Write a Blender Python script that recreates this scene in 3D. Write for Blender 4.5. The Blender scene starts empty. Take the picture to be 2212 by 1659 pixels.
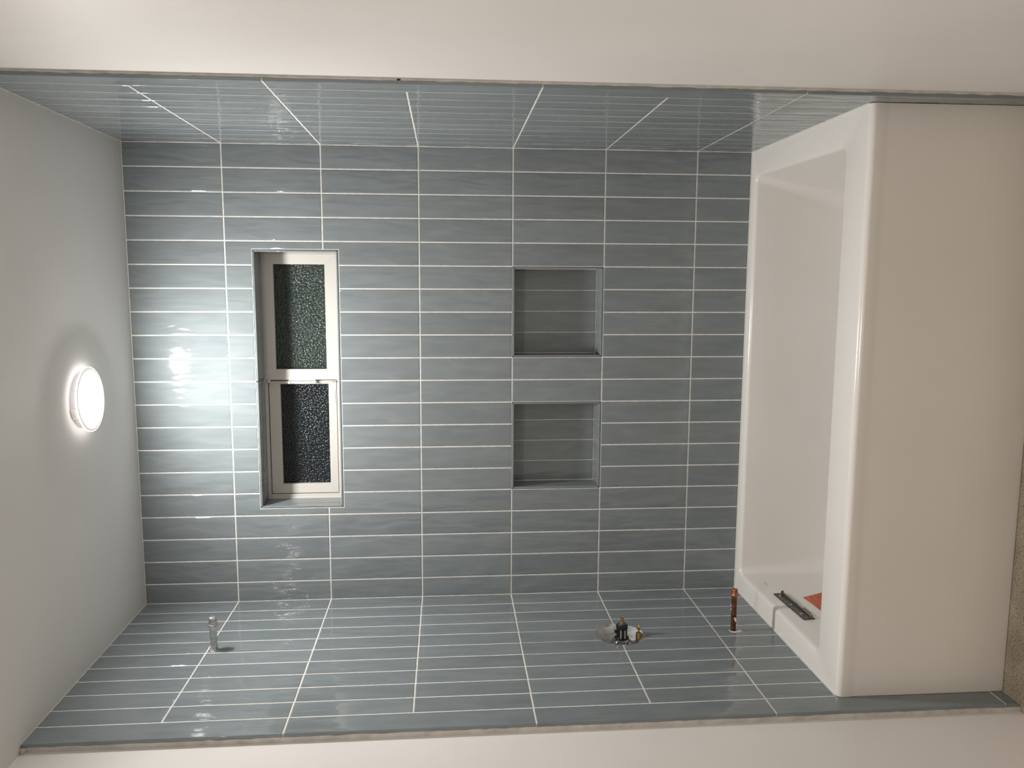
import bpy, bmesh, math, random
from mathutils import Vector, Matrix
random.seed(7)
S = bpy.context.scene
COL = S.collection
PI = math.pi

# ------------------------------------------------------------------ camera, world, exposure
ZC = 2.455                                  # the survey measured heights downward from the ceiling line
cam_d = bpy.data.cameras.new('camera')
cam = bpy.data.objects.new('camera', cam_d); COL.objects.link(cam); S.camera = cam
cam_d.sensor_width = 36.0
cam_d.lens = 1791.0 / 2212.0 * 36.0
cam_d.clip_start = 0.02
right = Vector((0.004624162, -0.084419707, -0.996419555))
down = Vector((-0.991443212, -0.130379516, 0.006445083))
fwd = Vector((-0.130456791, 0.987863601, -0.084300241))
m = Matrix.Identity(4)
for i in range(3):
    m[i][0] = right[i]; m[i][1] = -down[i]; m[i][2] = -fwd[i]
m.translation = Vector((0.345076, -2.712091, ZC - 0.982123))
cam.matrix_world = m

w = bpy.data.worlds.new('night'); S.world = w; w.use_nodes = True
w.node_tree.nodes['Background'].inputs['Color'].default_value = (0.10, 0.14, 0.2, 1)
w.node_tree.nodes['Background'].inputs['Strength'].default_value = 0.02

VS = S.view_settings
VS.view_transform = 'Standard'; VS.look = 'None'; VS.gamma = 1.0; VS.use_curve_mapping = False
VS.exposure = 0.0
LAMP = 425.0
FILL = 285.0  # strength of the added fill light

# ------------------------------------------------------------------ materials
def mat(name, col, rough=0.5, metal=0.0, spec=0.5, emit=None, strength=0.0, coat=0.0):
    M = bpy.data.materials.new(name); M.use_nodes = True
    b = M.node_tree.nodes['Principled BSDF']
    b.inputs['Base Color'].default_value = (*col, 1)
    b.inputs['Roughness'].default_value = rough
    b.inputs['Metallic'].default_value = metal
    b.inputs['Specular IOR Level'].default_value = spec
    b.inputs['Coat Weight'].default_value = coat
    if emit:
        b.inputs['Emission Color'].default_value = (*emit, 1)
        b.inputs['Emission Strength'].default_value = strength
    return M

def nodes(M):
    return M.node_tree.nodes, M.node_tree.links, M.node_tree.nodes['Principled BSDF']

def add_noise(M, c1, c2, scale, detail=4, bump=0.0, dist=0.001, lo=0.35, hi=0.65, coord='Object', stretch=None):
    N, L, b = nodes(M)
    tc = N.new('ShaderNodeTexCoord'); src = tc.outputs[coord]
    if stretch:
        mp = N.new('ShaderNodeMapping'); mp.inputs['Scale'].default_value = stretch
        L.new(src, mp.inputs['Vector']); src = mp.outputs['Vector']
    n = N.new('ShaderNodeTexNoise'); n.inputs['Scale'].default_value = scale; n.inputs['Detail'].default_value = detail
    L.new(src, n.inputs['Vector'])
    r = N.new('ShaderNodeValToRGB')
    r.color_ramp.elements[0].position = lo; r.color_ramp.elements[0].color = (*c1, 1)
    r.color_ramp.elements[1].position = hi; r.color_ramp.elements[1].color = (*c2, 1)
    L.new(n.outputs['Fac'], r.inputs['Fac']); L.new(r.outputs['Color'], b.inputs['Base Color'])
    if bump:
        bp = N.new('ShaderNodeBump'); bp.inputs['Strength'].default_value = bump; bp.inputs['Distance'].default_value = dist
        L.new(n.outputs['Fac'], bp.inputs['Height']); L.new(bp.outputs['Normal'], b.inputs['Normal'])
    return M

def tile_material():
    M = mat('glazed_tile', (0.2, 0.26, 0.28), 0.055, spec=0.5)
    N, L, b = nodes(M)
    tc = N.new('ShaderNodeTexCoord'); oi = N.new('ShaderNodeObjectInfo')
    mp = N.new('ShaderNodeMapping'); mp.inputs['Scale'].default_value = (34, 8, 1)
    mp.inputs['Rotation'].default_value = (0, 0, 0.12)
    L.new(tc.outputs['Object'], mp.inputs['Vector'])
    mu = N.new('ShaderNodeMath'); mu.operation = 'MULTIPLY'; mu.inputs[1].default_value = 83.0
    L.new(oi.outputs['Random'], mu.inputs[0])
    n1 = N.new('ShaderNodeTexNoise'); n1.noise_dimensions = '4D'; n1.inputs['Scale'].default_value = 1.0
    n1.inputs['Detail'].default_value = 1.2; n1.inputs['Distortion'].default_value = 0.6
    L.new(mp.outputs['Vector'], n1.inputs['Vector']); L.new(mu.outputs[0], n1.inputs['W'])
    mp2 = N.new('ShaderNodeMapping'); mp2.inputs['Scale'].default_value = (110, 60, 1)
    L.new(tc.outputs['Object'], mp2.inputs['Vector'])
    n2 = N.new('ShaderNodeTexNoise'); n2.noise_dimensions = '4D'; n2.inputs['Scale'].default_value = 1.0; n2.inputs['Detail'].default_value = 2
    L.new(mp2.outputs['Vector'], n2.inputs['Vector']); L.new(mu.outputs[0], n2.inputs['W'])
    # relief in metres: long waves, fine ripples and the cushioned face (lower towards the long edges)
    def mth(op, a, b_):
        k = N.new('ShaderNodeMath'); k.operation = op
        for q, v in ((0, a), (1, b_)):
            if isinstance(v, (int, float)): k.inputs[q].default_value = v
            else: L.new(v, k.inputs[q])
        return k.outputs[0]
    sp = N.new('ShaderNodeSeparateXYZ'); L.new(tc.outputs['Object'], sp.inputs['Vector'])
    h = mth('ADD', mth('MULTIPLY', n1.outputs['Fac'], 0.0030), mth('MULTIPLY', n2.outputs['Fac'], 0.00022))
    h = mth('SUBTRACT', h, mth('MULTIPLY', mth('MULTIPLY', sp.outputs['X'], sp.outputs['X']), 0.42))
    b1 = N.new('ShaderNodeBump'); b1.inputs['Strength'].default_value = 1.0; b1.inputs['Distance'].default_value = 1.0
    L.new(h, b1.inputs['Height']); L.new(b1.outputs['Normal'], b.inputs['Normal'])
    # glaze pools slightly lighter and darker, and each tile differs a touch
    r = N.new('ShaderNodeValToRGB')
    r.color_ramp.elements[0].position = 0.25; r.color_ramp.elements[0].color = (*TILE_DARK, 1)
    r.color_ramp.elements[1].position = 0.75; r.color_ramp.elements[1].color = (*TILE_LIGHT, 1)
    L.new(n1.outputs['Fac'], r.inputs['Fac'])
    hs = N.new('ShaderNodeHueSaturation')
    mr = N.new('ShaderNodeMapRange'); mr.inputs['To Min'].default_value = 0.94; mr.inputs['To Max'].default_value = 1.06
    L.new(oi.outputs['Random'], mr.inputs['Value']); L.new(mr.outputs['Result'], hs.inputs['Value'])
    L.new(r.outputs['Color'], hs.inputs['Color']); L.new(hs.outputs['Color'], b.inputs['Base Color'])
    return M
TILE_DARK = (0.184, 0.212, 0.222)
TILE_LIGHT = (0.226, 0.257, 0.266)
M_TILE = tile_material()
M_GROUT = add_noise(mat('grout', (0.6, 0.57, 0.52), 0.85), (0.66, 0.64, 0.60), (0.80, 0.78, 0.74), 60, 5, 0.3, 0.0006)
M_MORTAR = add_noise(mat('edge_mortar', (0.5, 0.48, 0.44), 0.9), (0.50, 0.485, 0.46), (0.64, 0.62, 0.59), 30, 5, 0.4, 0.0008)
M_PAINT = add_noise(mat('white_paint', (0.8, 0.78, 0.75), 0.45, spec=0.35), (0.765, 0.735, 0.705), (0.80, 0.77, 0.74), 2.5, 6, 0.05, 0.001)
M_CEIL = add_noise(mat('ceiling_paint', (0.8, 0.79, 0.77), 0.8, spec=0.2), (0.77, 0.76, 0.745), (0.80, 0.79, 0.775), 3, 5, 0.06, 0.001)
M_TUB = add_noise(mat('white_acrylic', (0.83, 0.81, 0.78), 0.16, spec=0.5), (0.78, 0.755, 0.72), (0.80, 0.775, 0.74), 4, 3)
M_CAULK = mat('white_caulk', (0.72, 0.71, 0.68), 0.5)
M_VINYL = mat('cream_vinyl', (0.56, 0.538, 0.50), 0.35)
M_GASKET = mat('dark_gasket', (0.02, 0.022, 0.022), 0.5)
M_GALV = add_noise(mat('galvanised_steel', (0.5, 0.5, 0.5), 0.32, 0.9), (0.45, 0.45, 0.45), (0.74, 0.74, 0.73), 120, 4, 0.2, 0.0004)
M_TAPE = mat('thread_tape', (0.8, 0.8, 0.78), 0.6)
M_COPPER = add_noise(mat('aged_copper', (0.25, 0.1, 0.05), 0.42, 0.7), (0.065, 0.024, 0.013), (0.21, 0.078, 0.042), 70, 5, 0.2, 0.0004)
M_COPPER2 = add_noise(mat('bright_copper', (0.6, 0.25, 0.14), 0.3, 0.9), (0.28, 0.10, 0.06), (0.62, 0.27, 0.17), 120, 4, 0.3, 0.0005)
M_PUTTY = mat('white_putty', (0.7, 0.68, 0.63), 0.7)
M_BLACK = mat('black_plastic', (0.012, 0.012, 0.013), 0.22)
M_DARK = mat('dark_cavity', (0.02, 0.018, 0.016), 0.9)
M_BRASS = add_noise(mat('brass', (0.55, 0.38, 0.16), 0.3, 0.9), (0.35, 0.22, 0.08), (0.7, 0.5, 0.24), 150, 4)
M_GUARD = add_noise(mat('grey_guard', (0.45, 0.45, 0.44), 0.35), (0.28, 0.28, 0.28), (0.58, 0.58, 0.57), 30, 4)
M_STEEL = mat('steel', (0.5, 0.5, 0.5), 0.25, 1.0)
M_DULL = mat('dull_steel', (0.24, 0.235, 0.22), 0.35, 0.9)
M_DARKSTEEL = add_noise(mat('dark_steel', (0.1, 0.1, 0.1), 0.35, 0.7), (0.05, 0.05, 0.045), (0.16, 0.16, 0.15), 90, 4)
M_STICKER = add_noise(mat('orange_red_sticker', (0.55, 0.13, 0.06), 0.6), (0.42, 0.095, 0.045), (0.60, 0.16, 0.08), 1.0, 3, stretch=(20, 20, 220))
M_MARK = mat('grey_print', (0.2, 0.2, 0.19), 0.6)
M_FIX = mat('lamp_plastic', (0.82, 0.8, 0.78), 0.4)
M_OPAL = mat('opal_trim', (0.6, 0.585, 0.56), 0.4, emit=(1.0, 0.95, 0.91), strength=0.45)   # emission added to the trim to imitate lamp glow
M_HALO = mat('halo_glow', (0.85, 0.83, 0.8), 0.4, emit=(1.0, 0.96, 0.92), strength=3.6)  # added emission that brightens the ceiling close to the lamp
M_FIXG = mat('lamp_housing_grey', (0.66, 0.64, 0.67), 0.4)
M_LAMP = mat('lamp_diffuser', (0.9, 0.9, 0.9), 0.5, emit=(1.0, 0.975, 0.945), strength=LAMP)
M_FILL = mat('fill_light_diffuser', (0.9, 0.9, 0.9), 0.5, emit=(1.0, 0.92, 0.84), strength=FILL)  # emission of the added, unseen fill light

def concrete():
    M = mat('concrete', (0.3, 0.27, 0.21), 0.9)
    N, L, b = nodes(M)
    tc = N.new('ShaderNodeTexCoord')
    n = N.new('ShaderNodeTexNoise'); n.inputs['Scale'].default_value = 9; n.inputs['Detail'].default_value = 8
    v = N.new('ShaderNodeTexNoise'); v.inputs['Scale'].default_value = 190; v.inputs['Detail'].default_value = 3
    L.new(tc.outputs['Object'], n.inputs['Vector']); L.new(tc.outputs['Object'], v.inputs['Vector'])
    r = N.new('ShaderNodeValToRGB')
    r.color_ramp.elements[0].color = (0.37, 0.315, 0.245, 1); r.color_ramp.elements[0].position = 0.35
    r.color_ramp.elements[1].color = (0.56, 0.49, 0.39, 1); r.color_ramp.elements[1].position = 0.7
    L.new(n.outputs['Fac'], r.inputs['Fac'])
    r2 = N.new('ShaderNodeValToRGB')
    r2.color_ramp.elements[0].color = (0.58, 0.55, 0.5, 1); r2.color_ramp.elements[0].position = 0.36
    r2.color_ramp.elements[1].color = (1, 1, 1, 1); r2.color_ramp.elements[1].position = 0.5
    e = r2.color_ramp.elements.new(0.64); e.color = (1, 1, 1, 1)
    e = r2.color_ramp.elements.new(0.72); e.color = (1.3, 1.3, 1.28, 1)
    L.new(v.outputs['Fac'], r2.inputs['Fac'])
    mx = N.new('ShaderNodeMixRGB'); mx.blend_type = 'MULTIPLY'; mx.inputs['Fac'].default_value = 1
    L.new(r.outputs['Color'], mx.inputs['Color1']); L.new(r2.outputs['Color'], mx.inputs['Color2'])
    L.new(mx.outputs['Color'], b.inputs['Base Color'])
    bp = N.new('ShaderNodeBump'); bp.inputs['Strength'].default_value = 0.5; bp.inputs['Distance'].default_value = 0.001
    L.new(v.outputs['Fac'], bp.inputs['Height']); L.new(bp.outputs['Normal'], b.inputs['Normal'])
    return M
M_CONC = concrete()

def obscure_glass(name, col):
    """dark night glass, its face pressed with small separate pips that each catch the lamp"""
    M = mat(name, col, 0.05, spec=0.4)
    N, L, b = nodes(M)
    b.inputs['Transmission Weight'].default_value = 0.3
    b.inputs['IOR'].default_value = 1.5
    tc = N.new('ShaderNodeTexCoord')
    v = N.new('ShaderNodeTexVoronoi'); v.inputs['Scale'].default_value = 135
    L.new(tc.outputs['Object'], v.inputs['Vector'])
    p = N.new('ShaderNodeMath'); p.operation = 'MULTIPLY'; L.new(v.outputs['Distance'], p.inputs[0]); L.new(v.outputs['Distance'], p.inputs[1])
    q = N.new('ShaderNodeMath'); q.operation = 'MULTIPLY'; q.inputs[1].default_value = -0.0036; L.new(p.outputs[0], q.inputs[0])
    bp = N.new('ShaderNodeBump'); bp.inputs['Strength'].default_value = 1.0; bp.inputs['Distance'].default_value = 1.0
    L.new(q.outputs[0], bp.inputs['Height']); L.new(bp.outputs['Normal'], b.inputs['Normal'])
    return M
M_PANE_G = obscure_glass('obscure_glass_green', (0.038, 0.054, 0.045))
M_PANE_B = obscure_glass('obscure_glass_dark', (0.010, 0.015, 0.018))

# ------------------------------------------------------------------ helpers
def empty(name, loc=(0, 0, 0)):
    o = bpy.data.objects.new(name, None); COL.objects.link(o); o.location = loc
    o.empty_display_size = 0.05
    return o

def link(name, me, parent=None, loc=None, rot=None):
    o = bpy.data.objects.new(name, me); COL.objects.link(o)
    if loc is not None: o.location = loc
    if rot is not None: o.rotation_euler = rot
    if parent is not None:
        o.parent = parent
        o.matrix_parent_inverse = Matrix.Translation(-Vector(parent.location))
    return o

def obj(name, bm, M, parent=None, smooth=False):
    bmesh.ops.recalc_face_normals(bm, faces=bm.faces[:])
    me = bpy.data.meshes.new(name); bm.to_mesh(me); bm.free()
    me.materials.append(M)
    if smooth:
        for p in me.polygons: p.use_smooth = True
        try: me.set_sharp_from_angle(angle=math.radians(38))
        except Exception: pass
    return link(name, me, parent)

def tag(o, label, cat, group=None):
    o['label'] = label; o['category'] = cat
    if group: o['group'] = group
    return o

def structure(o):
    o['kind'] = 'structure'; return o

def box(bm, x0, x1, y0, y1, z0, z1, bev=0.0, seg=2):
    r = bmesh.ops.create_cube(bm, size=1.0)
    vs = r['verts']
    for v in vs:
        v.co.x = x0 + (v.co.x + .5) * (x1 - x0); v.co.y = y0 + (v.co.y + .5) * (y1 - y0); v.co.z = z0 + (v.co.z + .5) * (z1 - z0)
    if bev:
        es = list({e for v in vs for e in v.link_edges})
        bmesh.ops.bevel(bm, geom=es, offset=bev, segments=seg, affect='EDGES', profile=0.5)
    return bm

def lathe(bm, prof, axis_p, axis_d, n=24):
    """prof: list of (distance along axis, radius)"""
    d = Vector(axis_d).normalized(); p = Vector(axis_p)
    u = d.orthogonal().normalized(); v = d.cross(u)
    rings = []
    for (t, r) in prof:
        if r < 1e-6: rings.append([bm.verts.new(p + d * t)])
        else: rings.append([bm.verts.new(p + d * t + (u * math.cos(2 * PI * k / n) + v * math.sin(2 * PI * k / n)) * r) for k in range(n)])
    for a, b in zip(rings, rings[1:]):
        if len(a) == 1 and len(b) == 1: continue
        for k in range(n):
            j = (k + 1) % n
            if len(a) == 1: bm.faces.new((a[0], b[k], b[j]))
            elif len(b) == 1: bm.faces.new((a[k], b[0], a[j]))
            else: bm.faces.new((a[k], b[k], b[j], a[j]))
    return bm

def blob(bm, c, r, sx=1, sy=1, sz=1):
    q = bmesh.ops.create_icosphere(bm, subdivisions=2, radius=1)
    for v in q['verts']:
        k = 1 + random.uniform(-.16, .16)
        v.co = Vector((c[0] + v.co.x * r * sx * k, c[1] + v.co.y * r * sy * k, c[2] + v.co.z * r * sz * k))
    return bm

def plate(outline, holes, place, t0, t1):
    """flat plate with holes. outline/holes: lists of (u,v); place(u,v,w)->xyz; w from t0 (front) to t1 (back)"""
    bm = bmesh.new(); es = []; loops = []
    for lp in [outline] + holes:
        vs = [bm.verts.new(place(u, v, t0)) for u, v in lp]
        es += [bm.edges.new((vs[i], vs[(i + 1) % len(vs)])) for i in range(len(vs))]
        loops.append(vs)
    bmesh.ops.triangle_fill(bm, use_beauty=True, use_dissolve=False, edges=es)
    front = bm.faces[:]
    back = {}
    for lp, vs in zip([outline] + holes, loops):
        for (u, v), a in zip(lp, vs): back[a] = bm.verts.new(place(u, v, t1))
    for f in front:
        try: bm.faces.new([back[v] for v in reversed(f.verts)])
        except ValueError: pass
    for vs in loops:
        for i in range(len(vs)):
            a, b = vs[i], vs[(i + 1) % len(vs)]
            bm.faces.new((a, b, back[b], back[a]))
    return bm

def circle(cu, cv, r, n=40):
    return [(cu + r * math.cos(2 * PI * k / n), cv + r * math.sin(2 * PI * k / n)) for k in range(n)]

def inset(pts, d):
    n = len(pts); out = []
    for i in range(n):
        a = Vector(pts[i - 1]); b = Vector(pts[i]); c = Vector(pts[(i + 1) % n])
        e1 = (b - a).normalized(); e2 = (c - b).normalized()
        n1 = Vector((-e1.y, e1.x)); n2 = Vector((-e2.y, e2.x))      # inward for counter-clockwise outlines
        k = 1 + n1.dot(n2)
        q = (n1 + n2) / max(k, 0.3)
        out.append((b.x + q.x * d, b.y + q.y * d))
    return out

RINGS = [(0.0, -0.0016), (0.0005, -0.0007), (0.0014, -0.0002), (0.0038, 0.0)]
MESH = {}
def tile_mesh(pts, depth=0.004, hole=None, rings=RINGS):
    """a glazed tile lying in local xy, face towards +z; pts counter-clockwise around the local origin"""
    key = (tuple((round(a, 4), round(b, 4)) for a, b in pts), depth, hole, len(rings))
    if key in MESH: return MESH[key]
    bm = bmesh.new(); prev = [bm.verts.new((a, b, -depth)) for a, b in pts]
    n = len(pts)
    for (d, z) in rings:
        cur = [bm.verts.new((a, b, z)) for a, b in (inset(pts, d) if d else pts)]
        for i in range(n):
            j = (i + 1) % n
            bm.faces.new((prev[i], prev[j], cur[j], cur[i]))
        prev = cur
    if hole:
        hx, hy, hr = hole
        hv = [bm.verts.new((x, y, 0)) for x, y in circle(hx, hy, hr, 20)]
        lo = [bm.verts.new((v.co.x, v.co.y, -depth)) for v in hv]
        es = [bm.edges.get((prev[i], prev[(i + 1) % n])) for i in range(n)]
        es += [bm.edges.new((hv[i], hv[(i + 1) % 20])) for i in range(20)]
        bmesh.ops.triangle_fill(bm, use_beauty=True, edges=es)
        for i in range(20):
            j = (i + 1) % 20
            bm.faces.new((hv[j], hv[i], lo[i], lo[j]))
    elif n == 4:
        bm.faces.new(prev)
    else:
        bmesh.ops.triangle_fill(bm, use_beauty=True, edges=[bm.edges.get((prev[i], prev[(i + 1) % n])) for i in range(n)])
    bmesh.ops.recalc_face_normals(bm, faces=bm.faces[:])
    me = bpy.data.meshes.new('tile'); bm.to_mesh(me); bm.free(); me.materials.append(M_TILE)
    MESH[key] = me
    return me

JIT = 0.0016
def put_tile(pts, origin, ang, parent, flat=False, **kw):
    """pts in wall coordinates (s along local x, z up). origin: function(s,z)->world; ang: z rotation of the wall"""
    cx = (min(p[0] for p in pts) + max(p[0] for p in pts)) / 2
    cz = (min(p[1] for p in pts) + max(p[1] for p in pts)) / 2
    hole = kw.get('hole')
    if hole: kw['hole'] = (round(hole[0] - cx, 4), round(hole[1] - cz, 4), hole[2])
    me = tile_mesh([(a - cx, b - cz) for a, b in pts], **kw)
    j = 0 if flat else JIT
    o = link('tile', me, parent, origin(cx, cz), (PI / 2 + random.uniform(-j, j) * .6, 0, ang + random.uniform(-j, j)))
    return o

def rect(a, b, c, d): return [(a, c), (b, c), (b, d), (a, d)]
G = 0.00155                                 # half a grout joint

# ------------------------------------------------------------------ measured layout
P = 0.0747                                  # column pitch
PZ = 0.302872
ROWOFF = [0, 0, -0.0011, -0.0033, -0.002, 0.0002, 0, 0, 0]
def rowz(k): return ZC - k * PZ + ROWOFF[k]
CEIL = ZC - 0.004
DECK = 0.455
XR, XL = 0.7459, -0.7385
SPLAY = 0.0101
DFRONT = 0.829
YR = 0.0
colx = [XR] + [(10 - i) * P for i in range(1, 20)] + [XL]
coff = [0, 0, -.0005, -.0011, -.001, -.0017, -.0009, -.0002, .0003, .0004, .0011, .0016, .0023, .0029, .0029, .0039, .0036, .0021, .0011, 0, 0]
colx = [a + b * 0.7 for a, b in zip(colx, coff)]
rows = [CEIL - 0.001] + [rowz(k) for k in range(1, 7)] + [DECK + 0.003]

# ------------------------------------------------------------------ setting: floor, ceiling, walls
YB = -3.55                                  # far end of the room, behind the camera
XPL, XPR = -0.759, 0.767                    # painted wall faces
bm = bmesh.new(); box(bm, -1.0, 1.0, YB - .12, 0.0, -0.1, 0.0)
structure(obj('floor', bm, M_CONC))
bm = bmesh.new(); box(bm, -1.0, 1.0, YB - .12, 0.18, CEIL, CEIL + 0.1)
structure(obj('ceiling', bm, M_CEIL))
bm = bmesh.new(); box(bm, -1.0, 1.0, YB - .12, YB, 0, CEIL)
structure(obj('wall_front', bm, M_PAINT))

VY, VZ, VR = -0.345, ZC - 1.518, 0.0725      # opening round the shower valve
ARM = (-0.3636, ZC - 0.3194); COP = (-0.3459, ZC - 1.8716)

# left wall: painted board, with the opening for the valve
wl = obj('wall_left', plate([(YB, 0), (0.0, 0), (0.0, CEIL), (YB, CEIL)], [circle(VY, VZ, VR + .004)],
                            lambda u, v, t: (t, u, v), XPL, XPL - 0.12), M_PAINT)
structure(wl)
wr = bmesh.new(); box(wr, XPR, XPR + 0.12, YB, 0.0, 0, CEIL)
wr = structure(obj('wall_right', wr, M_PAINT))

# tiled beds (grout and mortar) on the side walls, reaching the floor in front of the tub
def left_face(s, z): return Vector((XL, s, z))                      # s = world y
def right_x(d): return XR + SPLAY * d
def right_face(s, z): return Vector((right_x(s), -s, z))            # s = depth towards the room
b_l = obj('grout_bed', plate([(-DFRONT + .002, 0.0), (0, 0.0), (0, CEIL), (-DFRONT + .002, CEIL)],
                             [circle(VY, VZ, VR + .001)], lambda u, v, t: (t, u, v), XL - 0.0008, XPL - 0.0005), M_GROUT, wl)
bm = bmesh.new()
vs = [bm.verts.new(c) for c in ((right_x(0) + .0008, 0, 0), (right_x(DFRONT) + .0008, -DFRONT + .002, 0), (XPR + .001, -DFRONT + .002, 0), (XPR + .001, 0, 0))]
f = bm.faces.new(vs); q = bmesh.ops.extrude_face_region(bm, geom=[f])
for v in [g for g in q['geom'] if isinstance(g, bmesh.types.BMVert)]: v.co.z = CEIL
b_r = obj('grout_bed', bm, M_GROUT, wr)
# ragged mortar showing at the open edge of the tiling
def mortar_strip(x0, x1, y, parent, seed):
    random.seed(seed)
    bm = bmesh.new(); n = 150; last = None
    for i in range(n + 1):
        z = CEIL * i / n
        j = random.uniform(-.0009, .0009); k = random.uniform(-.0012, .0008)
        cur = [bm.verts.new(c) for c in ((x0 + j, y, z), (x0 + j, y - .0035 + k, z), (x1, y - .0045 + k, z), (x1, y, z))]
        if last:
            for a in range(4):
                b = (a + 1) % 4
                bm.faces.new((last[a], last[b], cur[b], cur[a]))
        last = cur
    random.seed(seed + 1)
    return obj('mortar_edge', bm, M_MORTAR, parent, smooth=True)
mortar_strip(XL - 0.0085, XPL - .0005, -DFRONT + .003, wl, 3)
mortar_strip(right_x(DFRONT) + 0.0075, XPR + .0005, -DFRONT + .003, wr, 5)

# back wall slab with openings for the window and the two niches
WX, WZ0, WZ1 = 0.4215, ZC - 0.6555, ZC - 0.3853
NA = (colx[9], colx[5]); NB = (colx[15], colx[11]); NZ0, NZ1 = rowz(5), rowz(4)
wb = obj('wall_back', plate([(-0.9, 0), (0.9, 0), (0.9, CEIL), (-0.9, CEIL)],
        [rect(-WX, WX, WZ0, WZ1), rect(NA[0], NA[1], NZ0, NZ1), rect(NB[0], NB[1], NZ0, NZ1)],
        lambda u, v, t: (u, t, v), 0.0009, 0.16), M_GROUT)
structure(wb)
def back_face(s, z): return Vector((s, 0, z))

# ------------------------------------------------------------------ tiles of the back wall
for r in range(1, 8):
    z1, z0 = rows[r - 1] - (G if r > 1 else 0.0005), rows[r] + (G if r < 7 else 0)
    for c in range(20):
        a = colx[c + 1] + (G if c < 19 else 0.001); b = colx[c] - (G if c > 0 else 0.001)
        if r == 5 and (5 <= c <= 8 or 11 <= c <= 14): continue
        if r in (2, 3) and b > -WX and a < WX:
            lip = 0.0012
            wz0, wz1 = WZ0 - lip, WZ1 + lip
            wx = WX + lip
            if r == 2:
                if a < -wx:   pts = [(a, z0), (-wx, z0), (-wx, wz1), (b, wz1), (b, z1), (a, z1)]
                elif b > wx:  pts = [(wx, z0), (b, z0), (b, z1), (a, z1), (a, wz1), (wx, wz1)]
                else:         pts = rect(a, b, wz1, z1)
            else:
                if a < -wx:   pts = [(a, z0), (b, z0), (b, wz0), (-wx, wz0), (-wx, z1), (a, z1)]
                elif b > wx:  pts = [(a, z0), (b, z0), (b, z1), (wx, z1), (wx, wz0), (a, wz0)]
                else:         pts = rect(a, b, z0, wz0)
            put_tile(pts, back_face, 0, wb)
            continue
        put_tile(rect(a, b, z0, z1), back_face, 0, wb)

# mitred tiles lining an opening: pieces as deep as the reveal, their front edge showing as a thin lip
NOSE = [(0.0, -0.0016), (0.0006, -0.0006), (0.0014, -0.0001), (0.0022, 0.0)]
def lining(x0, x1, z0, z1, t, depth, split):
    g = 0.0012; h = 0.0006
    x0 += g; x1 -= g; z0 += g; z1 -= g
    def seg(p): put_tile(p, lambda s, z: Vector((s, -0.0002, z)), 0, wb, flat=True, depth=depth, rings=NOSE)
    xs = [x0, 0.0, x1] if split else [x0, x1]
    for i in range(len(xs) - 1):
        a, b = xs[i], xs[i + 1]
        la = t if a == x0 else 0; lb = t if b == x1 else 0
        ga = h if a == x0 else 0.0013; gb = h if b == x1 else 0.0013
        seg([(a + ga, z1), (a + ga + la, z1 - t), (b - gb - lb, z1 - t), (b - gb, z1)])
        seg([(a + ga + la, z0 + t), (a + ga, z0), (b - gb, z0), (b - gb - lb, z0 + t)])
    seg([(x0, z0 + h), (x0 + t, z0 + t + h), (x0 + t, z1 - t - h), (x0, z1 - h)][0:4])
    seg([(x1 - t, z0 + t + h), (x1, z0 + h), (x1, z1 - h), (x1 - t, z1 - t - h)])
REV = 0.092
lining(-WX, WX, WZ0, WZ1, 0.0062, REV, True)
ND = 0.088
for (n0, n1), edges in ((NA, (0, .2485, .502, .755, 1)), (NB, (0, .243, .497, .752, 1))):
    bm = bmesh.new(); box(bm, n0, n1, ND + .0013, 0.15, NZ0, NZ1)
    obj('niche_back', bm, M_GROUT, wb)
    lining(n0, n1, NZ0, NZ1, 0.0062, ND, False)
    w0, w1 = n0 + .0085, n1 - .0085
    for i in range(4):
        b_ = w1 - edges[i] * (w1 - w0); a_ = w1 - edges[i + 1] * (w1 - w0)
        put_tile(rect(a_ + .0010, b_ - .0010, NZ0 + .0095, NZ1 - .0085), lambda s, z: Vector((s, ND, z)), 0, wb)

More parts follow.
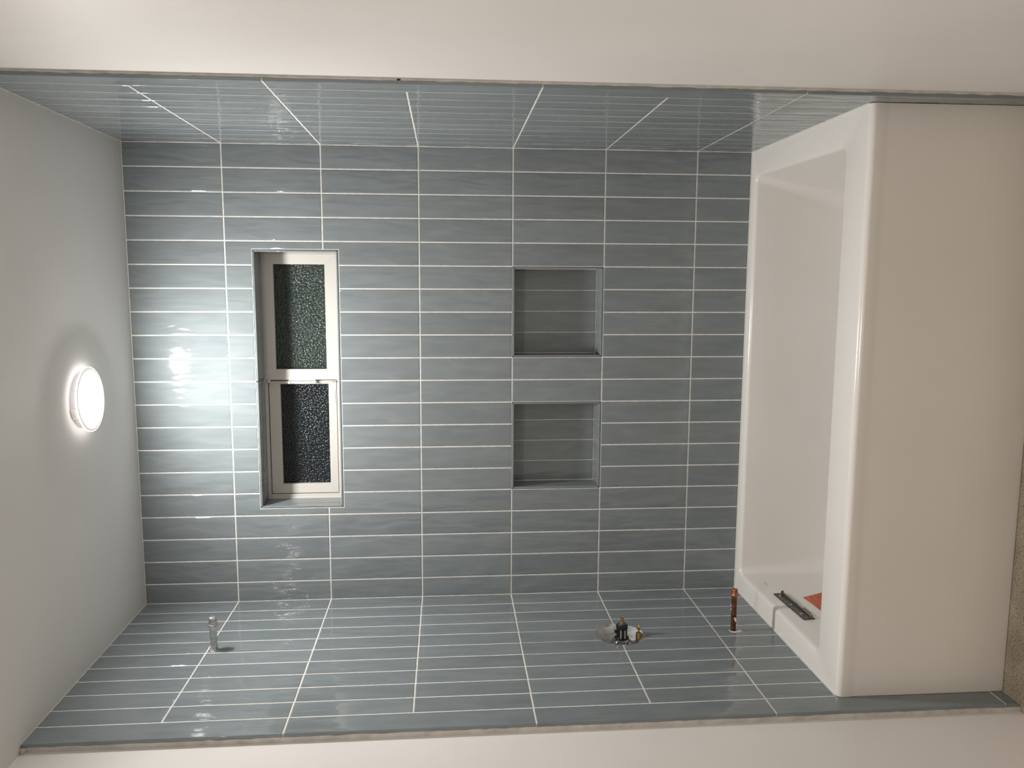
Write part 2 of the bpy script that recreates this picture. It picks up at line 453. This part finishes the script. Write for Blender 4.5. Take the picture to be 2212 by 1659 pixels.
# ------------------------------------------------------------------ tiles of the side walls
D1 = 0.082
deps = [0.0] + [D1 + k * P for k in range(10)]          # seams by distance from the back wall
def side(parent, face, ang, sign, slope, left):
    for c in range(10):
        d0 = deps[c] + (G if c > 0 else 0.0012); d1 = deps[c + 1] - G
        dz = slope * (d0 + d1) / 2
        for r in range(1, 8):
            z1 = (rows[r - 1] + dz - G) if r > 1 else rows[0] - 0.0005
            z0 = (rows[r] + dz + G) if r < 7 else rows[7]
            if left:
                a, b = -d1, -d0
                if r in (5, 6) and b > VY - VR and a < VY + VR:
                    k = 14; lo = []
                    R = VR + 0.001
                    for i in range(k + 1):
                        u = a + (b - a) * i / k
                        h = math.sqrt(max(0, R * R - (u - VY) ** 2)) if abs(u - VY) < R else 0
                        lo.append((u, h))
                    seam = rows[5] + dz
                    if r == 5:
                        pts = [(u, max(z0, VZ + h) if h else z0) for u, h in lo] + [(b, z1), (a, z1)]
                    else:
                        pts = [(a, z0), (b, z0)] + [(u, min(z1, VZ - h) if h else z1) for u, h in reversed(lo)]
                    # drop points that run straight on
                    cl = []
                    for i, p in enumerate(pts):
                        q0, q2 = pts[i - 1], pts[(i + 1) % len(pts)]
                        cr = (p[0] - q0[0]) * (q2[1] - p[1]) - (p[1] - q0[1]) * (q2[0] - p[0])
                        if abs(cr) > 1e-8: cl.append(p)
                    put_tile(cl, face, ang, parent, flat=True, rings=[(0.0, -0.0010), (0.0006, -0.0001), (0.0010, 0)])
                    continue
                hole = None
                if a < ARM[0] < b and z0 < ARM[1] < z1: hole = (ARM[0], ARM[1] + dz * 0, 0.0128)
                if a < COP[0] < b and z0 < COP[1] < z1: hole = (COP[0], COP[1], 0.0125)
                put_tile(rect(a, b, z0, z1), face, ang, parent, hole=hole) if hole else put_tile(rect(a, b, z0, z1), face, ang, parent)
            else:
                put_tile(rect(d0, d1, z0, z1), face, ang, parent)
    # bullnose column, pieces two rows long, down to the floor in front of the tub
    dz = slope * (deps[10] + DFRONT) / 2
    zs = [CEIL - .001] + [rowz(k) + dz for k in (2, 4, 6, 8)] + [0.002]
    for i in range(5):
        z1 = zs[i] - (G if i else 0); z0 = zs[i + 1] + (G if i < 4 else 0)
        d0, d1 = deps[10] + G, DFRONT
        pts = rect(-d1, -d0, z0, z1) if left else rect(d0, d1, z0, z1)
        put_tile(pts, face, ang, parent, flat=True, depth=0.0082)
random.seed(21)
side(wl, left_face, PI / 2, 1, 0.0082, True)
side(wr, right_face, -PI / 2 + SPLAY, -1, 0.0070, False)

# ------------------------------------------------------------------ window
win = empty('window_1', (0, REV, WZ0)); structure(win)
OX, OZ0, OZ1 = WX - 0.0012, WZ0 + 0.0012, WZ1 - 0.0012
def ring(bm, xo0, xo1, zo0, zo1, xi0, xi1, zi0, zi1, y0, y1, bev=0.0012):
    """rectangular frame of four mitred bars"""
    o = [(xo0, zo0), (xo1, zo0), (xo1, zo1), (xo0, zo1)]; i_ = [(xi0, zi0), (xi1, zi0), (xi1, zi1), (xi0, zi1)]
    lay = []
    for (pts, y) in ((o, y1), (o, y0 + bev), ([(a + (bev if a < xi0 or k in (0, 3) else -bev), b + (bev if k < 2 else -bev)) for k, (a, b) in enumerate(o)], y0),
                     ([(a + (-bev if k in (0, 3) else bev), b + (-bev if k < 2 else bev)) for k, (a, b) in enumerate(i_)], y0), (i_, y0 + bev), (i_, y1)):
        lay.append([bm.verts.new((a, y, b)) for a, b in pts])
    for A, B in zip(lay, lay[1:] + lay[:1]):
        for k in range(4):
            j = (k + 1) % 4
            bm.faces.new((A[k], A[j], B[j], B[k]))
    return bm
z = lambda v: ZC + v
# fixed outer frame, with the stepped border seen round the left sash
bm = bmesh.new(); ring(bm, -OX, OX, OZ0, OZ1, -0.3985, 0.4035, z(-.6305), z(-.4030), REV, REV + .05)
obj('outer_frame', bm, M_VINYL, win)
bm = bmesh.new(); ring(bm, -OX + .006, OX - .006, OZ0 + .006, OZ1 - .006, -0.4085, 0.4085, z(-.6395), z(-.3975), REV - .0035, REV + .004, .0008)
obj('frame_lip', bm, M_VINYL, win)
# right sash
bm = bmesh.new(); ring(bm, -0.0060, 0.4105, z(-.6415), z(-.3962), 0.0300, 0.3765, z(-.5990), z(-.4320), REV - .0045, REV + .026)
rs = obj('sash', bm, M_VINYL, win)
bm = bmesh.new(); box(bm, 0.0270, 0.3795, REV + .012, REV + .018, z(-.602), z(-.429))
pane = obj('pane', bm, M_PANE_G, rs); pane['label'] = 'greenish pebbled glass pane'
bm = bmesh.new(); ring(bm, 0.0290, 0.3775, z(-.6000), z(-.4310), 0.0312, 0.3753, z(-.5978), z(-.4332), REV + .0095, REV + .0118, .0003)
obj('gasket', bm, M_GASKET, rs)
# left sash, set a little back
bm = bmesh.new(); ring(bm, -0.3965, -0.0085, z(-.6285), z(-.4052), -0.3640, -0.0212, z(-.6020), z(-.4415), REV + .004, REV + .034)
ls = obj('sash', bm, M_VINYL, win)
bm = bmesh.new(); box(bm, -0.3670, -0.0180, REV + .022, REV + .028, z(-.605), z(-.4385))
pane = obj('pane', bm, M_PANE_B, ls); pane['label'] = 'near-black pebbled glass pane'
bm = bmesh.new(); ring(bm, -0.3650, -0.0202, z(-.6030), z(-.4405), -0.3628, -0.0225, z(-.6008), z(-.4428), REV + .0195, REV + .0218, .0003)
obj('gasket', bm, M_GASKET, ls)
# mitre joints in the sash corners: hairline grooves drawn as thin inlaid strips
def mitre(p0, p1, y, parent):
    a = Vector((p0[0], y, p0[1])); b = Vector((p1[0], y, p1[1])); d = (b - a).normalized(); n = Vector((d.z, 0, -d.x)) * 0.00028
    bm = bmesh.new()
    v = [bm.verts.new(c) for c in (a - n, b - n, b + n, a + n)] + [bm.verts.new(c + Vector((0, .0008, 0))) for c in (a - n, b - n, b + n, a + n)]
    for q in ((0, 1, 2, 3), (7, 6, 5, 4), (0, 4, 5, 1), (1, 5, 6, 2), (2, 6, 7, 3), (3, 7, 4, 0)): bm.faces.new([v[i] for i in q])
    obj('mitre_joint', bm, M_JOINT, parent)
M_JOINT = mat('joint_shadow_line', (0.45, 0.42, 0.38), 0.8)
for (a, b) in (((.377, z(-.4315)), (.4095, z(-.3975))), ((.377, z(-.5995)), (.4095, z(-.6405))), ((.0295, z(-.4325)), (-.0050, z(-.3975))), ((.0295, z(-.5985)), (-.0050, z(-.6405)))):
    mitre(a, b, REV - .0047, rs)
for (a, b) in (((-.3645, z(-.6025)), (-.396, z(-.628))), ((-.3645, z(-.4410)), (-.396, z(-.4057)))):
    mitre(a, b, REV + .0038, ls)
# joint line round the left sash
bm = bmesh.new(); ring(bm, -0.3990, -0.0060, z(-.6310), z(-.4025), -0.3962, -0.0080, z(-.6282), z(-.4055), REV + .012, REV + .02, .0003)
obj('sash_gap', bm, mat('gap_shadow', (0.12, 0.10, 0.085), 0.8), win)
# latch on the meeting rail
bm = bmesh.new(); box(bm, -0.0175, -0.0095, REV - .010, REV + .004, z(-.566), z(-.470), .0015)
box(bm, -0.0090, 0.0055, REV - .005, REV + .002, z(-.561), z(-.473), .0012)
la = obj('latch', bm, M_VINYL, win)
bm = bmesh.new(); box(bm, -0.0190, -0.0085, REV - .0115, REV + .002, z(-.478), z(-.472), .001); box(bm, -0.0190, -0.0085, REV - .0115, REV + .002, z(-.563), z(-.555), .001)
obj('latch_end', bm, M_VINYL, la)
bm = bmesh.new(); box(bm, -0.0165, -0.0105, REV - .006, REV + .004, z(-.470), z(-.412), .002); box(bm, -0.0160, -0.0110, REV - .003, REV + .004, z(-.618), z(-.566), .001)
obj('meeting_rail', bm, M_VINYL, win)
bm = bmesh.new(); box(bm, -0.0155, -0.0110, REV - .004, REV + .003, z(-.6295), z(-.619), .0005)
obj('rail_stop', bm, mat('grey_brush', (0.35, 0.35, 0.33), 0.8), win)
bm = bmesh.new(); lathe(bm, [(0, .006), (.008, .006), (.010, .004), (.010, 0)], (-0.0095, REV + .002, z(-.407)), (0, -1, 0), 16)
obj('rail_pivot', bm, M_VINYL, win, True)
# small oval stamp on the left sash
bm = bmesh.new(); box(bm, -0.088, -0.040, REV + .0030, REV + .0045, z(-.6238), z(-.6180), .0006)
st = obj('oval_plate', bm, mat('plate_grey_white', (0.70, 0.67, 0.62), 0.4), ls)
bm = bmesh.new()
for k in range(9): box(bm, -0.080 + k * .0042, -0.078 + k * .0042, REV + .0026, REV + .0031, z(-.6222), z(-.6205))
obj('stamped_mark', bm, M_MARK, st)
# night outside
# ------------------------------------------------------------------ ceiling lamp
LX, LY = 0.003, -0.388
lamp = empty('ceiling_light', (LX, LY, CEIL)); tag(lamp, 'round white ceiling lamp above the bathtub, lit and hanging slightly tilted', 'ceiling lamp')
bm = bmesh.new(); lathe(bm, [(-.02, .0), (-.02, .077), (.017, .077), (.020, .074), (.020, 0)], (LX, LY, CEIL), (0, 0, -1), 48)
hs = obj('housing', bm, M_FIXG, lamp, True); hs['label'] = 'grey drum housing'
bm = bmesh.new(); lathe(bm, [(.0195, .060), (.0195, .087), (.0208, .088), (.0226, .0872), (.0238, .084), (.0242, .069), (.0236, .067), (.022, .066), (.0195, .060)], (LX, LY, CEIL), (0, 0, -1), 64)
obj('trim_ring', bm, M_OPAL, lamp, True)
bm = bmesh.new(); lathe(bm, [(.0225, .0662), (.0246, .0650), (.0278, .059), (.0308, .046), (.0326, .028), (.0333, 0)], (LX, LY, CEIL), (0, 0, -1), 48)
obj('diffuser', bm, M_LAMP, lamp, True)
bm = bmesh.new(); lathe(bm, [(.0192, .0780), (.0184, .0800), (.0184, .0855), (.0186, .0872), (.0192, .0884), (.0214, .0888), (.0226, .0878)], (LX, LY, CEIL), (0, 0, -1), 48)  # added ring whose glow makes the ceiling halo
lk = obj('halo_glow_ring', bm, M_HALO, lamp, True); lk['label'] = 'added glowing ring behind the rim, brightens the ceiling'
def arc_box(a0, a1, r0, r1, z0, z1, n=6):
    bm = bmesh.new(); last = None
    for i in range(n + 1):
        a = a0 + (a1 - a0) * i / n; c, s = math.cos(a), math.sin(a)
        cur = [bm.verts.new((LX + r * c, LY + r * s, zz)) for r, zz in ((r0, z0), (r1, z0), (r1, z1), (r0, z1))]
        if last:
            for k in range(4): bm.faces.new((last[k], last[(k + 1) % 4], cur[(k + 1) % 4], cur[k]))
        else: bm.faces.new(cur)
        last = cur
    bm.faces.new(list(reversed(last)))
    return bm
bk = obj('clip_bracket', arc_box(math.radians(-124), math.radians(-102), .076, .0795, CEIL - .020, CEIL - .0005), M_FIX, lamp)
bk['label'] = 'white clip plate with small louvre slots'
for k in range(5):
    a = math.radians(-121.5 + k * 2.2)
    obj('slot', arc_box(a, a + math.radians(1.1), .0793, .0798, CEIL - .0085, CEIL - .003, 1), M_FIXG, bk)
obj('clip_foot', arc_box(math.radians(-134), math.radians(-127), .076, .0790, CEIL - .020, CEIL - .004), M_FIX, lamp)

lamp.location.z -= .002
lamp.rotation_euler = (0, math.radians(-2.0), 0)
bm = bmesh.new(); blob(bm, (right_x(DFRONT) + .0095, -DFRONT - .0008, ZC - .893), .0024, .8, .5, 2.0); obj('chipped_gap', bm, M_DARK, wr)
bm = bmesh.new(); blob(bm, (XPL + .006, -DFRONT - .004, CEIL - .006), .0085, 1.0, .6, .9); obj('mortar_lump', bm, M_MORTAR, wl, True)
# ------------------------------------------------------------------ bathtub
tub = empty('bathtub', (0, -0.38, 0)); tag(tub, 'white alcove bathtub with flat apron fitted between the tiled walls', 'bathtub')
NS = 8
def rr(x0, x1, y0, y1, r, zz):
    pts = []
    for cx, cy, a0 in ((x1 - r, y1 - r, 0), (x0 + r, y1 - r, PI / 2), (x0 + r, y0 + r, PI), (x1 - r, y0 + r, 3 * PI / 2)):
        for k in range(NS + 1):
            a = a0 + PI / 2 * k / NS
            pts.append((cx + r * math.cos(a), cy + r * math.sin(a), zz))
    return pts
def level(zz, ins=0.0, r=.025):
    t = (DECK - .012) - zz
    return rr(-0.6690 + .03 * t + ins, 0.6655 - .215 * t - ins, -0.6385 + .06 * t + ins, -0.0395 - .05 * t - ins, r, zz)
bm = bmesh.new()
XD0, XD1 = XL - .001, right_x(.4) + .004
L_ = [rr(XD0, XD1, -0.742, -0.0005, .0008, DECK - .03), rr(XD0, XD1, -0.742, -0.0005, .0008, DECK),
      rr(-0.6790, 0.6755, -0.6485, -0.0305, .030, DECK), rr(-0.6755, 0.6720, -0.6450, -0.0335, .0275, DECK - .0010),
      rr(-0.6720, 0.6685, -0.6415, -0.0365, .025, DECK - .0040), rr(-0.6698, 0.6663, -0.6393, -0.0387, .024, DECK - .0080),
      level(DECK - .012, 0, .024), level(DECK - .08, 0, .030), level(DECK - .16, 0, .038), level(DECK - .24, 0, .048), level(DECK - .30, 0.002, .06),
      level(DECK - .335, .012, .07), level(DECK - .352, .030, .08), level(DECK - .362, .060, .09), level(DECK - .366, .10, .10)]
prev = None
for ring_ in L_:
    cur = [bm.verts.new(c) for c in ring_]
    if prev:
        n = len(cur)
        for k in range(n): bm.faces.new((prev[k], prev[(k + 1) % n], cur[(k + 1) % n], cur[k]))
    prev = cur
bm.faces.new(prev)
basin = obj('basin', bm, M_TUB, tub, True)
# apron: profile swept along x, with the rolled lip
bm = bmesh.new()
prof = [(-.7420, DECK)]
YA, RL = -.7640, .0150
for k in range(9):
    a = PI / 2 * k / 8
    prof.append((YA + RL - RL * math.sin(a), DECK - RL + RL * math.cos(a)))
prof += [(YA, DECK - .03), (YA + .0015, DECK - .036), (YA + .002, DECK - .05), (YA, .20), (YA - .0005, .012), (YA + .002, .002), (YA + .02, .002)]
prev = None
for x in [XL + .0008, XL + .004] + [XL + (XR - XL) * k / 12 for k in range(1, 12)] + [right_x(.76) - .004, right_x(.76) - .0008]:
    cur = [bm.verts.new((x, a, b)) for a, b in prof]
    if prev:
        for k in range(len(prof) - 1): bm.faces.new((prev[k], prev[k + 1], cur[k + 1], cur[k]))
    prev = cur
apron = obj('apron', bm, M_TUB, tub, True)
bm = bmesh.new()
box(bm, XL, XR, -.0035, 0.0, DECK - .001, DECK + .0035, .001)
box(bm, XL - .0005, XL + .0028, -.752, -.003, DECK - .001, DECK + .0035, .001)
obj('caulk_bead', bm, M_CAULK, tub)
bm = bmesh.new(); v = []
for d in (.003, .752):
    v.append([bm.verts.new((right_x(d) + a, -d, DECK + b)) for a, b in ((-.0028, -.001), (.0006, -.001), (.0006, .0035), (-.0015, .003))])
for k in range(4): bm.faces.new((v[0][k], v[0][(k + 1) % 4], v[1][(k + 1) % 4], v[1][k]))
bm.faces.new(v[0]); bm.faces.new(v[1][::-1])
obj('caulk_bead', bm, M_CAULK, tub)

# overflow fitting: dark slotted strip on the drain-end wall of the basin
def wall_pt(y, zz, out):
    """a point on the drain-end wall of the basin"""
    t = (DECK - .012) - zz
    return Vector((-0.6690 + .03 * t + out, y, zz))
def strip(bm, y0, y1, z0, z1, o0, o1, tilt=0.0, bev=.0012):
    box(bm, 0, 1, y0, y1, z0, z1, 0)
    vs = bm.verts[-8:]
    for v in vs:
        o = o0 if v.co.x < .5 else o1
        zz = v.co.z + tilt * (v.co.y + .35)
        v.co = wall_pt(v.co.y, zz, o)
    if bev: bmesh.ops.bevel(bm, geom=list({e for v in vs for e in v.link_edges}), offset=bev, segments=2, affect='EDGES', profile=.5)
zb = lambda v: ZC + v
bm = bmesh.new(); strip(bm, -.4440, -.2400, zb(-2.0790), zb(-2.0440), 0, .0035, .05)
ov = obj('overflow_plate', bm, M_DARKSTEEL, tub); ov['label'] = 'long dark metal overflow strip under the rim'
bm = bmesh.new(); strip(bm, -.4300, -.3420, zb(-2.0770), zb(-2.0690), .003, .0075, .05); obj('overflow_ridge', bm, M_DULL, ov)
bm = bmesh.new(); strip(bm, -.3360, -.2480, zb(-2.0770), zb(-2.0690), .003, .0075, .05); obj('overflow_ridge', bm, M_DULL, ov)
bm = bmesh.new(); strip(bm, -.4200, -.2600, zb(-2.0655), zb(-2.0610), .0032, .0042, .05, 0); obj('slot', bm, M_BLACK, ov)
bm = bmesh.new(); strip(bm, -.2490, -.2465, zb(-2.0740), zb(-2.0660), .003, .014, .05, .0006); obj('end_tab', bm, M_DULL, ov)
bm = bmesh.new(); strip(bm, -.4400, -.4340, zb(-2.0740), zb(-2.0640), .003, .012, .05); obj('end_tab', bm, M_DULL, ov)
for y_ in (-.2660, -.4060, -.3390):
    bm = bmesh.new(); p = wall_pt(y_, zb(-2.0545) + .05 * (y_ + .35), .003)
    lathe(bm, [(0, .0048), (.002, .0048), (.003, .003), (.003, 0)], p, (1, 0, 0), 14); obj('screw', bm, M_STEEL, ov, True)
bm = bmesh.new()
for k, (a, l) in enumerate(((-.402, .008), (-.392, .005), (-.384, .009), (-.372, .006), (-.364, .007))):
    strip(bm, a, a + l, zb(-2.0905), zb(-2.0840), .0001, .0005, .05, 0)
obj('lettering', bm, M_MARK, basin)
bm = bmesh.new()
for k, (y_, z_, dy, dz_) in enumerate(((-.170, -2.0460, .004, .0016), (-.166, -2.0500, .002, .005), (-.160, -2.0530, .006, .0014), (-.157, -2.0475, .005, .0014), (-.150, -2.0520, .0018, .005), (-.146, -2.0470, .004, .0014), (-.141, -2.0540, .0016, .004))):
    strip(bm, y_, y_ + dy, zb(z_), zb(z_) + dz_, .0001, .0004, 0, 0)
obj('maker_mark', bm, mat('pale_print', (.38, .37, .35), .6), basin)

# orange-red sticker lower on the same basin wall
bm = bmesh.new()
st_pts = [(-.2800, -2.1195), (-.4400, -2.1330), (-.4000, -2.2600), (-.2300, -2.2500)]
f_ = [bm.verts.new(wall_pt(a, zb(b), .0012)) for a, b in st_pts]; g_ = [bm.verts.new(wall_pt(a, zb(b), .0003)) for a, b in st_pts]
bm.faces.new(f_); bm.faces.new(g_[::-1])
for k in range(4): bm.faces.new((f_[k], g_[k], g_[(k + 1) % 4], f_[(k + 1) % 4]))
obj('warning_sticker', bm, M_STICKER, basin)['label'] = 'orange-red sticker below the dark overflow strip'

# ------------------------------------------------------------------ shower arm stub
X0 = XL
arm = empty('shower_arm_stub', (X0, *ARM)); tag(arm, 'capped grey steel pipe stub high on the left tiled wall', 'pipe')
A0 = (X0 - .02, ARM[0], ARM[1]); AX = (1, -0.006, 0.006)
bm = bmesh.new(); lathe(bm, [(0, 0), (0, .0105), (.0885, .0105), (.0885, 0)], A0, AX, 28); obj('pipe', bm, M_GALV, arm, True)
bm = bmesh.new(); lathe(bm, [(.0880, .0095), (.0880, .0112), (.0905, .0122), (.0935, .0125), (.0935, .0095)], A0, AX, 28); obj('thread_tape', bm, M_TAPE, arm, True)
bm = bmesh.new(); lathe(bm, [(.0930, .009), (.0930, .0143), (.0945, .0152), (.0990, .0152), (.1010, .0143), (.1015, .0125)], A0, AX, 28); obj('cap_collar', bm, M_GALV, arm, True)
bm = bmesh.new(); lathe(bm, [(.1010, .0130), (.1170, .0125), (.1210, .0105), (.1225, .0075), (.1222, 0)], A0, AX, 8); obj('cap', bm, M_GALV, arm)
bm = bmesh.new(); lathe(bm, [(.0155, .0104), (.0205, .0118), (.0215, .0113), (.0222, .0104)], A0, AX, 20)
obj('mortar_collar', bm, M_PUTTY, arm, True)
bm = bmesh.new(); blob(bm, (X0 - .001, ARM[0] - .004, ARM[1] + .0125), .0032, .5, 1.7, .8); obj('mortar_chip', bm, M_DARK, arm)

# ------------------------------------------------------------------ copper stub for the tub spout
cop = empty('copper_stub_pipe', (X0, *COP)); tag(cop, 'brown copper pipe stub sticking out just above the tub rim', 'pipe')
C0 = (X0 - .02, COP[0], COP[1]); CX = (1, 0.004, 0.004)
bm = bmesh.new(); lathe(bm, [(0, 0), (0, .0082), (.127, .0082), (.127, 0)], C0, CX, 24); obj('pipe', bm, M_COPPER, cop, True)
bm = bmesh.new(); lathe(bm, [(.1240, .0083), (.1260, .0098), (.1290, .0101), (.1320, .0110), (.1350, .0113), (.1380, .0102), (.1400, .0096), (.1520, .0095), (.1540, .0088), (.1535, .0070), (.1500, .0062), (.1500, 0)], C0, CX, 24)
cc = obj('end_cap', bm, M_COPPER2, cop, True); cc['label'] = 'brighter copper cap'
for (t, a, r) in ((.100, 3.9, .0035), (.086, 4.1, .0050), (.078, 4.3, .0038), (.058, 1.2, .0042), (.062, 1.5, .0030), (.040, 0.3, .0036), (.032, .2, .0030)):
    bm = bmesh.new(); blob(bm, (C0[0] + t, C0[1] - .0078 * math.sin(a + .3) * 1.0, C0[2] - .0078 * math.cos(a)), r, 1.7, .7, .7); obj('putty_spot', bm, M_PUTTY, cop, True)
for (dy, dz_, r) in ((-.006, .006, .0055), (-.009, -.001, .006), (-.005, -.010, .0065), (-.003, -.0185, .0085), (.003, .010, .0040), (-.008, -.013, .005)):
    bm = bmesh.new(); blob(bm, (X0 - .0005, COP[0] + dy, COP[1] + dz_), r, .45, .9, 1.2); obj('putty_spot', bm, M_PUTTY, cop, True)

# ------------------------------------------------------------------ shower valve in its opening
val = empty('shower_valve', (X0, VY, VZ)); tag(val, 'shower valve with black cartridge and brass stem in a round hole of the left wall', 'valve')
XV = X0 - .034
gu = bmesh.new()
lathe(gu, [(.0, 0.0), (.0, .040), (.002, .046), (.012, .058), (.022, .0660), (.0285, .0700), (.0300, .0715), (.0310, .0700), (.024, .0635), (.014, .0560)], (XV, VY, VZ), (1, 0, 0), 48)
guard = obj('plaster_guard', gu, M_GUARD, val, True); guard['label'] = 'grey plastic guard ring'
# torn rim of board inside the opening
bm = bmesh.new(); n = 60; last = None
for i in range(n + 1):
    a = 2 * PI * (i % n) / n; random.seed(400 + i % n)
    r1 = VR - random.uniform(.001, .006) * (1.3 if math.sin(a) > -.2 else .3)
    cur = [bm.verts.new((X0 - dx, VY + r * math.cos(a), VZ + r * math.sin(a))) for dx, r in ((.0045, VR + .0005), (.0065, r1), (.012, r1), (.0135, VR + .0005))]
    if last:
        for k in range(3): bm.faces.new((last[k], last[k + 1], cur[k + 1], cur[k]))
    last = cur
obj('ragged_board_edge', bm, M_MORTAR, val)
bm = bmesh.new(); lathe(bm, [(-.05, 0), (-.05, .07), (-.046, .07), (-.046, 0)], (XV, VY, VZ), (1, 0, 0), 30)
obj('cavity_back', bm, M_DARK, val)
XC = XV + .011
CYV, CZV = VY - .0095, VZ - .0030
bm = bmesh.new(); lathe(bm, [(.0, .034), (.003, .034), (.0045, .0325), (.0045, .024), (.014, .0235), (.0155, .0215), (.0155, 0)], (XC, CYV, CZV), (1, 0, 0), 36)
bd = obj('valve_body', bm, M_STEEL, val, True)
for (a, r) in ((.6, .028), (2.3, .028), (3.9, .028), (5.4, .028)):
    bm = bmesh.new(); lathe(bm, [(.004, .0040), (.0095, .0040), (.0105, .003), (.0105, 0)], (XC, CYV + r * math.cos(a), CZV + r * math.sin(a)), (1, 0, 0), 12)
    obj('screw', bm, M_STEEL, bd, True)
bm = bmesh.new(); lathe(bm, [(.0150, .0215), (.0190, .0215), (.0190, .0170), (.0480, .0170), (.0490, .0185), (.0560, .0185), (.0580, .0165), (.0590, 0)], (XC, CYV, CZV), (1, 0, 0), 28)
ct = obj('cartridge', bm, M_BLACK, val, True)
for a in (-1.15, -.75):
    bm = bmesh.new(); c, s = math.cos(a + PI), math.sin(a + PI)
    box(bm, XC + .0200, XC + .0460, CYV - .0178, CYV - .0150, CZV + (a + .95) * .03 - .0022, CZV + (a + .95) * .03 + .0022, .0006)
    obj('cartridge_rib', bm, mat('rib_grey', (.35, .32, .30), .35), ct)
bm = bmesh.new(); box(bm, XC + .0340, XC + .0410, CYV - .004, CYV + .004, CZV + .0160, CZV + .0225, .001); obj('cartridge_lug', bm, M_BLACK, ct)
bm = bmesh.new(); lathe(bm, [(.0585, .0120), (.0625, .0120), (.0635, .0110), (.0635, 0)], (XC, CYV, CZV), (1, 0, 0), 28)
wsr = obj('washer', bm, mat('dark_violet_washer', (.10, .07, .085), .35), ct, True)
bm = bmesh.new(); lathe(bm, [(.0630, .0052), (.0660, .0052), (.0670, .0042), (.0710, .0042), (.0720, .0055), (.0745, .0055), (.0750, .0042), (.0770, .0042), (.0780, .0055), (.0815, .0055), (.0820, .0035), (.0800, .0030), (.0800, 0)], (XC, CYV, CZV), (1, 0, 0), 14)
obj('stem', bm, M_BRASS, val, True)
SY, SZ = VY - .002, VZ - .0570
bm = bmesh.new(); lathe(bm, [(.0060, .0090), (.0300, .0090), (.0310, .0080), (.0310, .0055), (.0270, .0052), (.0270, 0)], (XV + .007, SY, SZ), (1, 0, 0), 20)
sc = obj('stop_screw_housing', bm, M_BRASS, val, True)
bm = bmesh.new(); lathe(bm, [(.0270, .0035), (.0410, .0030), (.0420, .0032), (.0425, .0060), (.0440, .0060), (.0445, .0034), (.0500, .0030), (.0510, .0024), (.0560, .0024), (.0570, .0016), (.0570, 0)], (XV + .007, SY, SZ), (1, 0, 0), 14)
obj('stop_screw', bm, M_BRASS, sc, True)

# ------------------------------------------------------------------ small specks on the apron
for (x_, z_, r_) in ((0.345, 0.048, .0022), (-0.600, 0.085, .0016), (-0.690, .029, .0035)):
    bm = bmesh.new(); lathe(bm, [(0, r_), (.0004, r_ * .7), (.0004, 0)], (x_, -.7638, z_), (0, -1, 0), 10)
    obj('speck', bm, M_MARK, apron)
# added fill light behind the camera, brightens tub front and painted walls
l2 = empty('added_fill_light', (0.0, -2.45, CEIL)); tag(l2, 'added fill light shaped as a ceiling lamp, unseen behind the viewpoint', 'ceiling lamp')
bm = bmesh.new(); lathe(bm, [(0, 0), (0, .088), (.022, .088), (.026, .082), (.026, .07)], (0.0, -2.45, CEIL), (0, 0, -1), 40)
obj('housing', bm, M_FIX, l2, True)
bm = bmesh.new(); lathe(bm, [(.022, .0705), (.028, .068), (.031, .04), (.032, 0)], (0.0, -2.45, CEIL), (0, 0, -1), 32)
obj('diffuser', bm, M_FILL, l2, True)
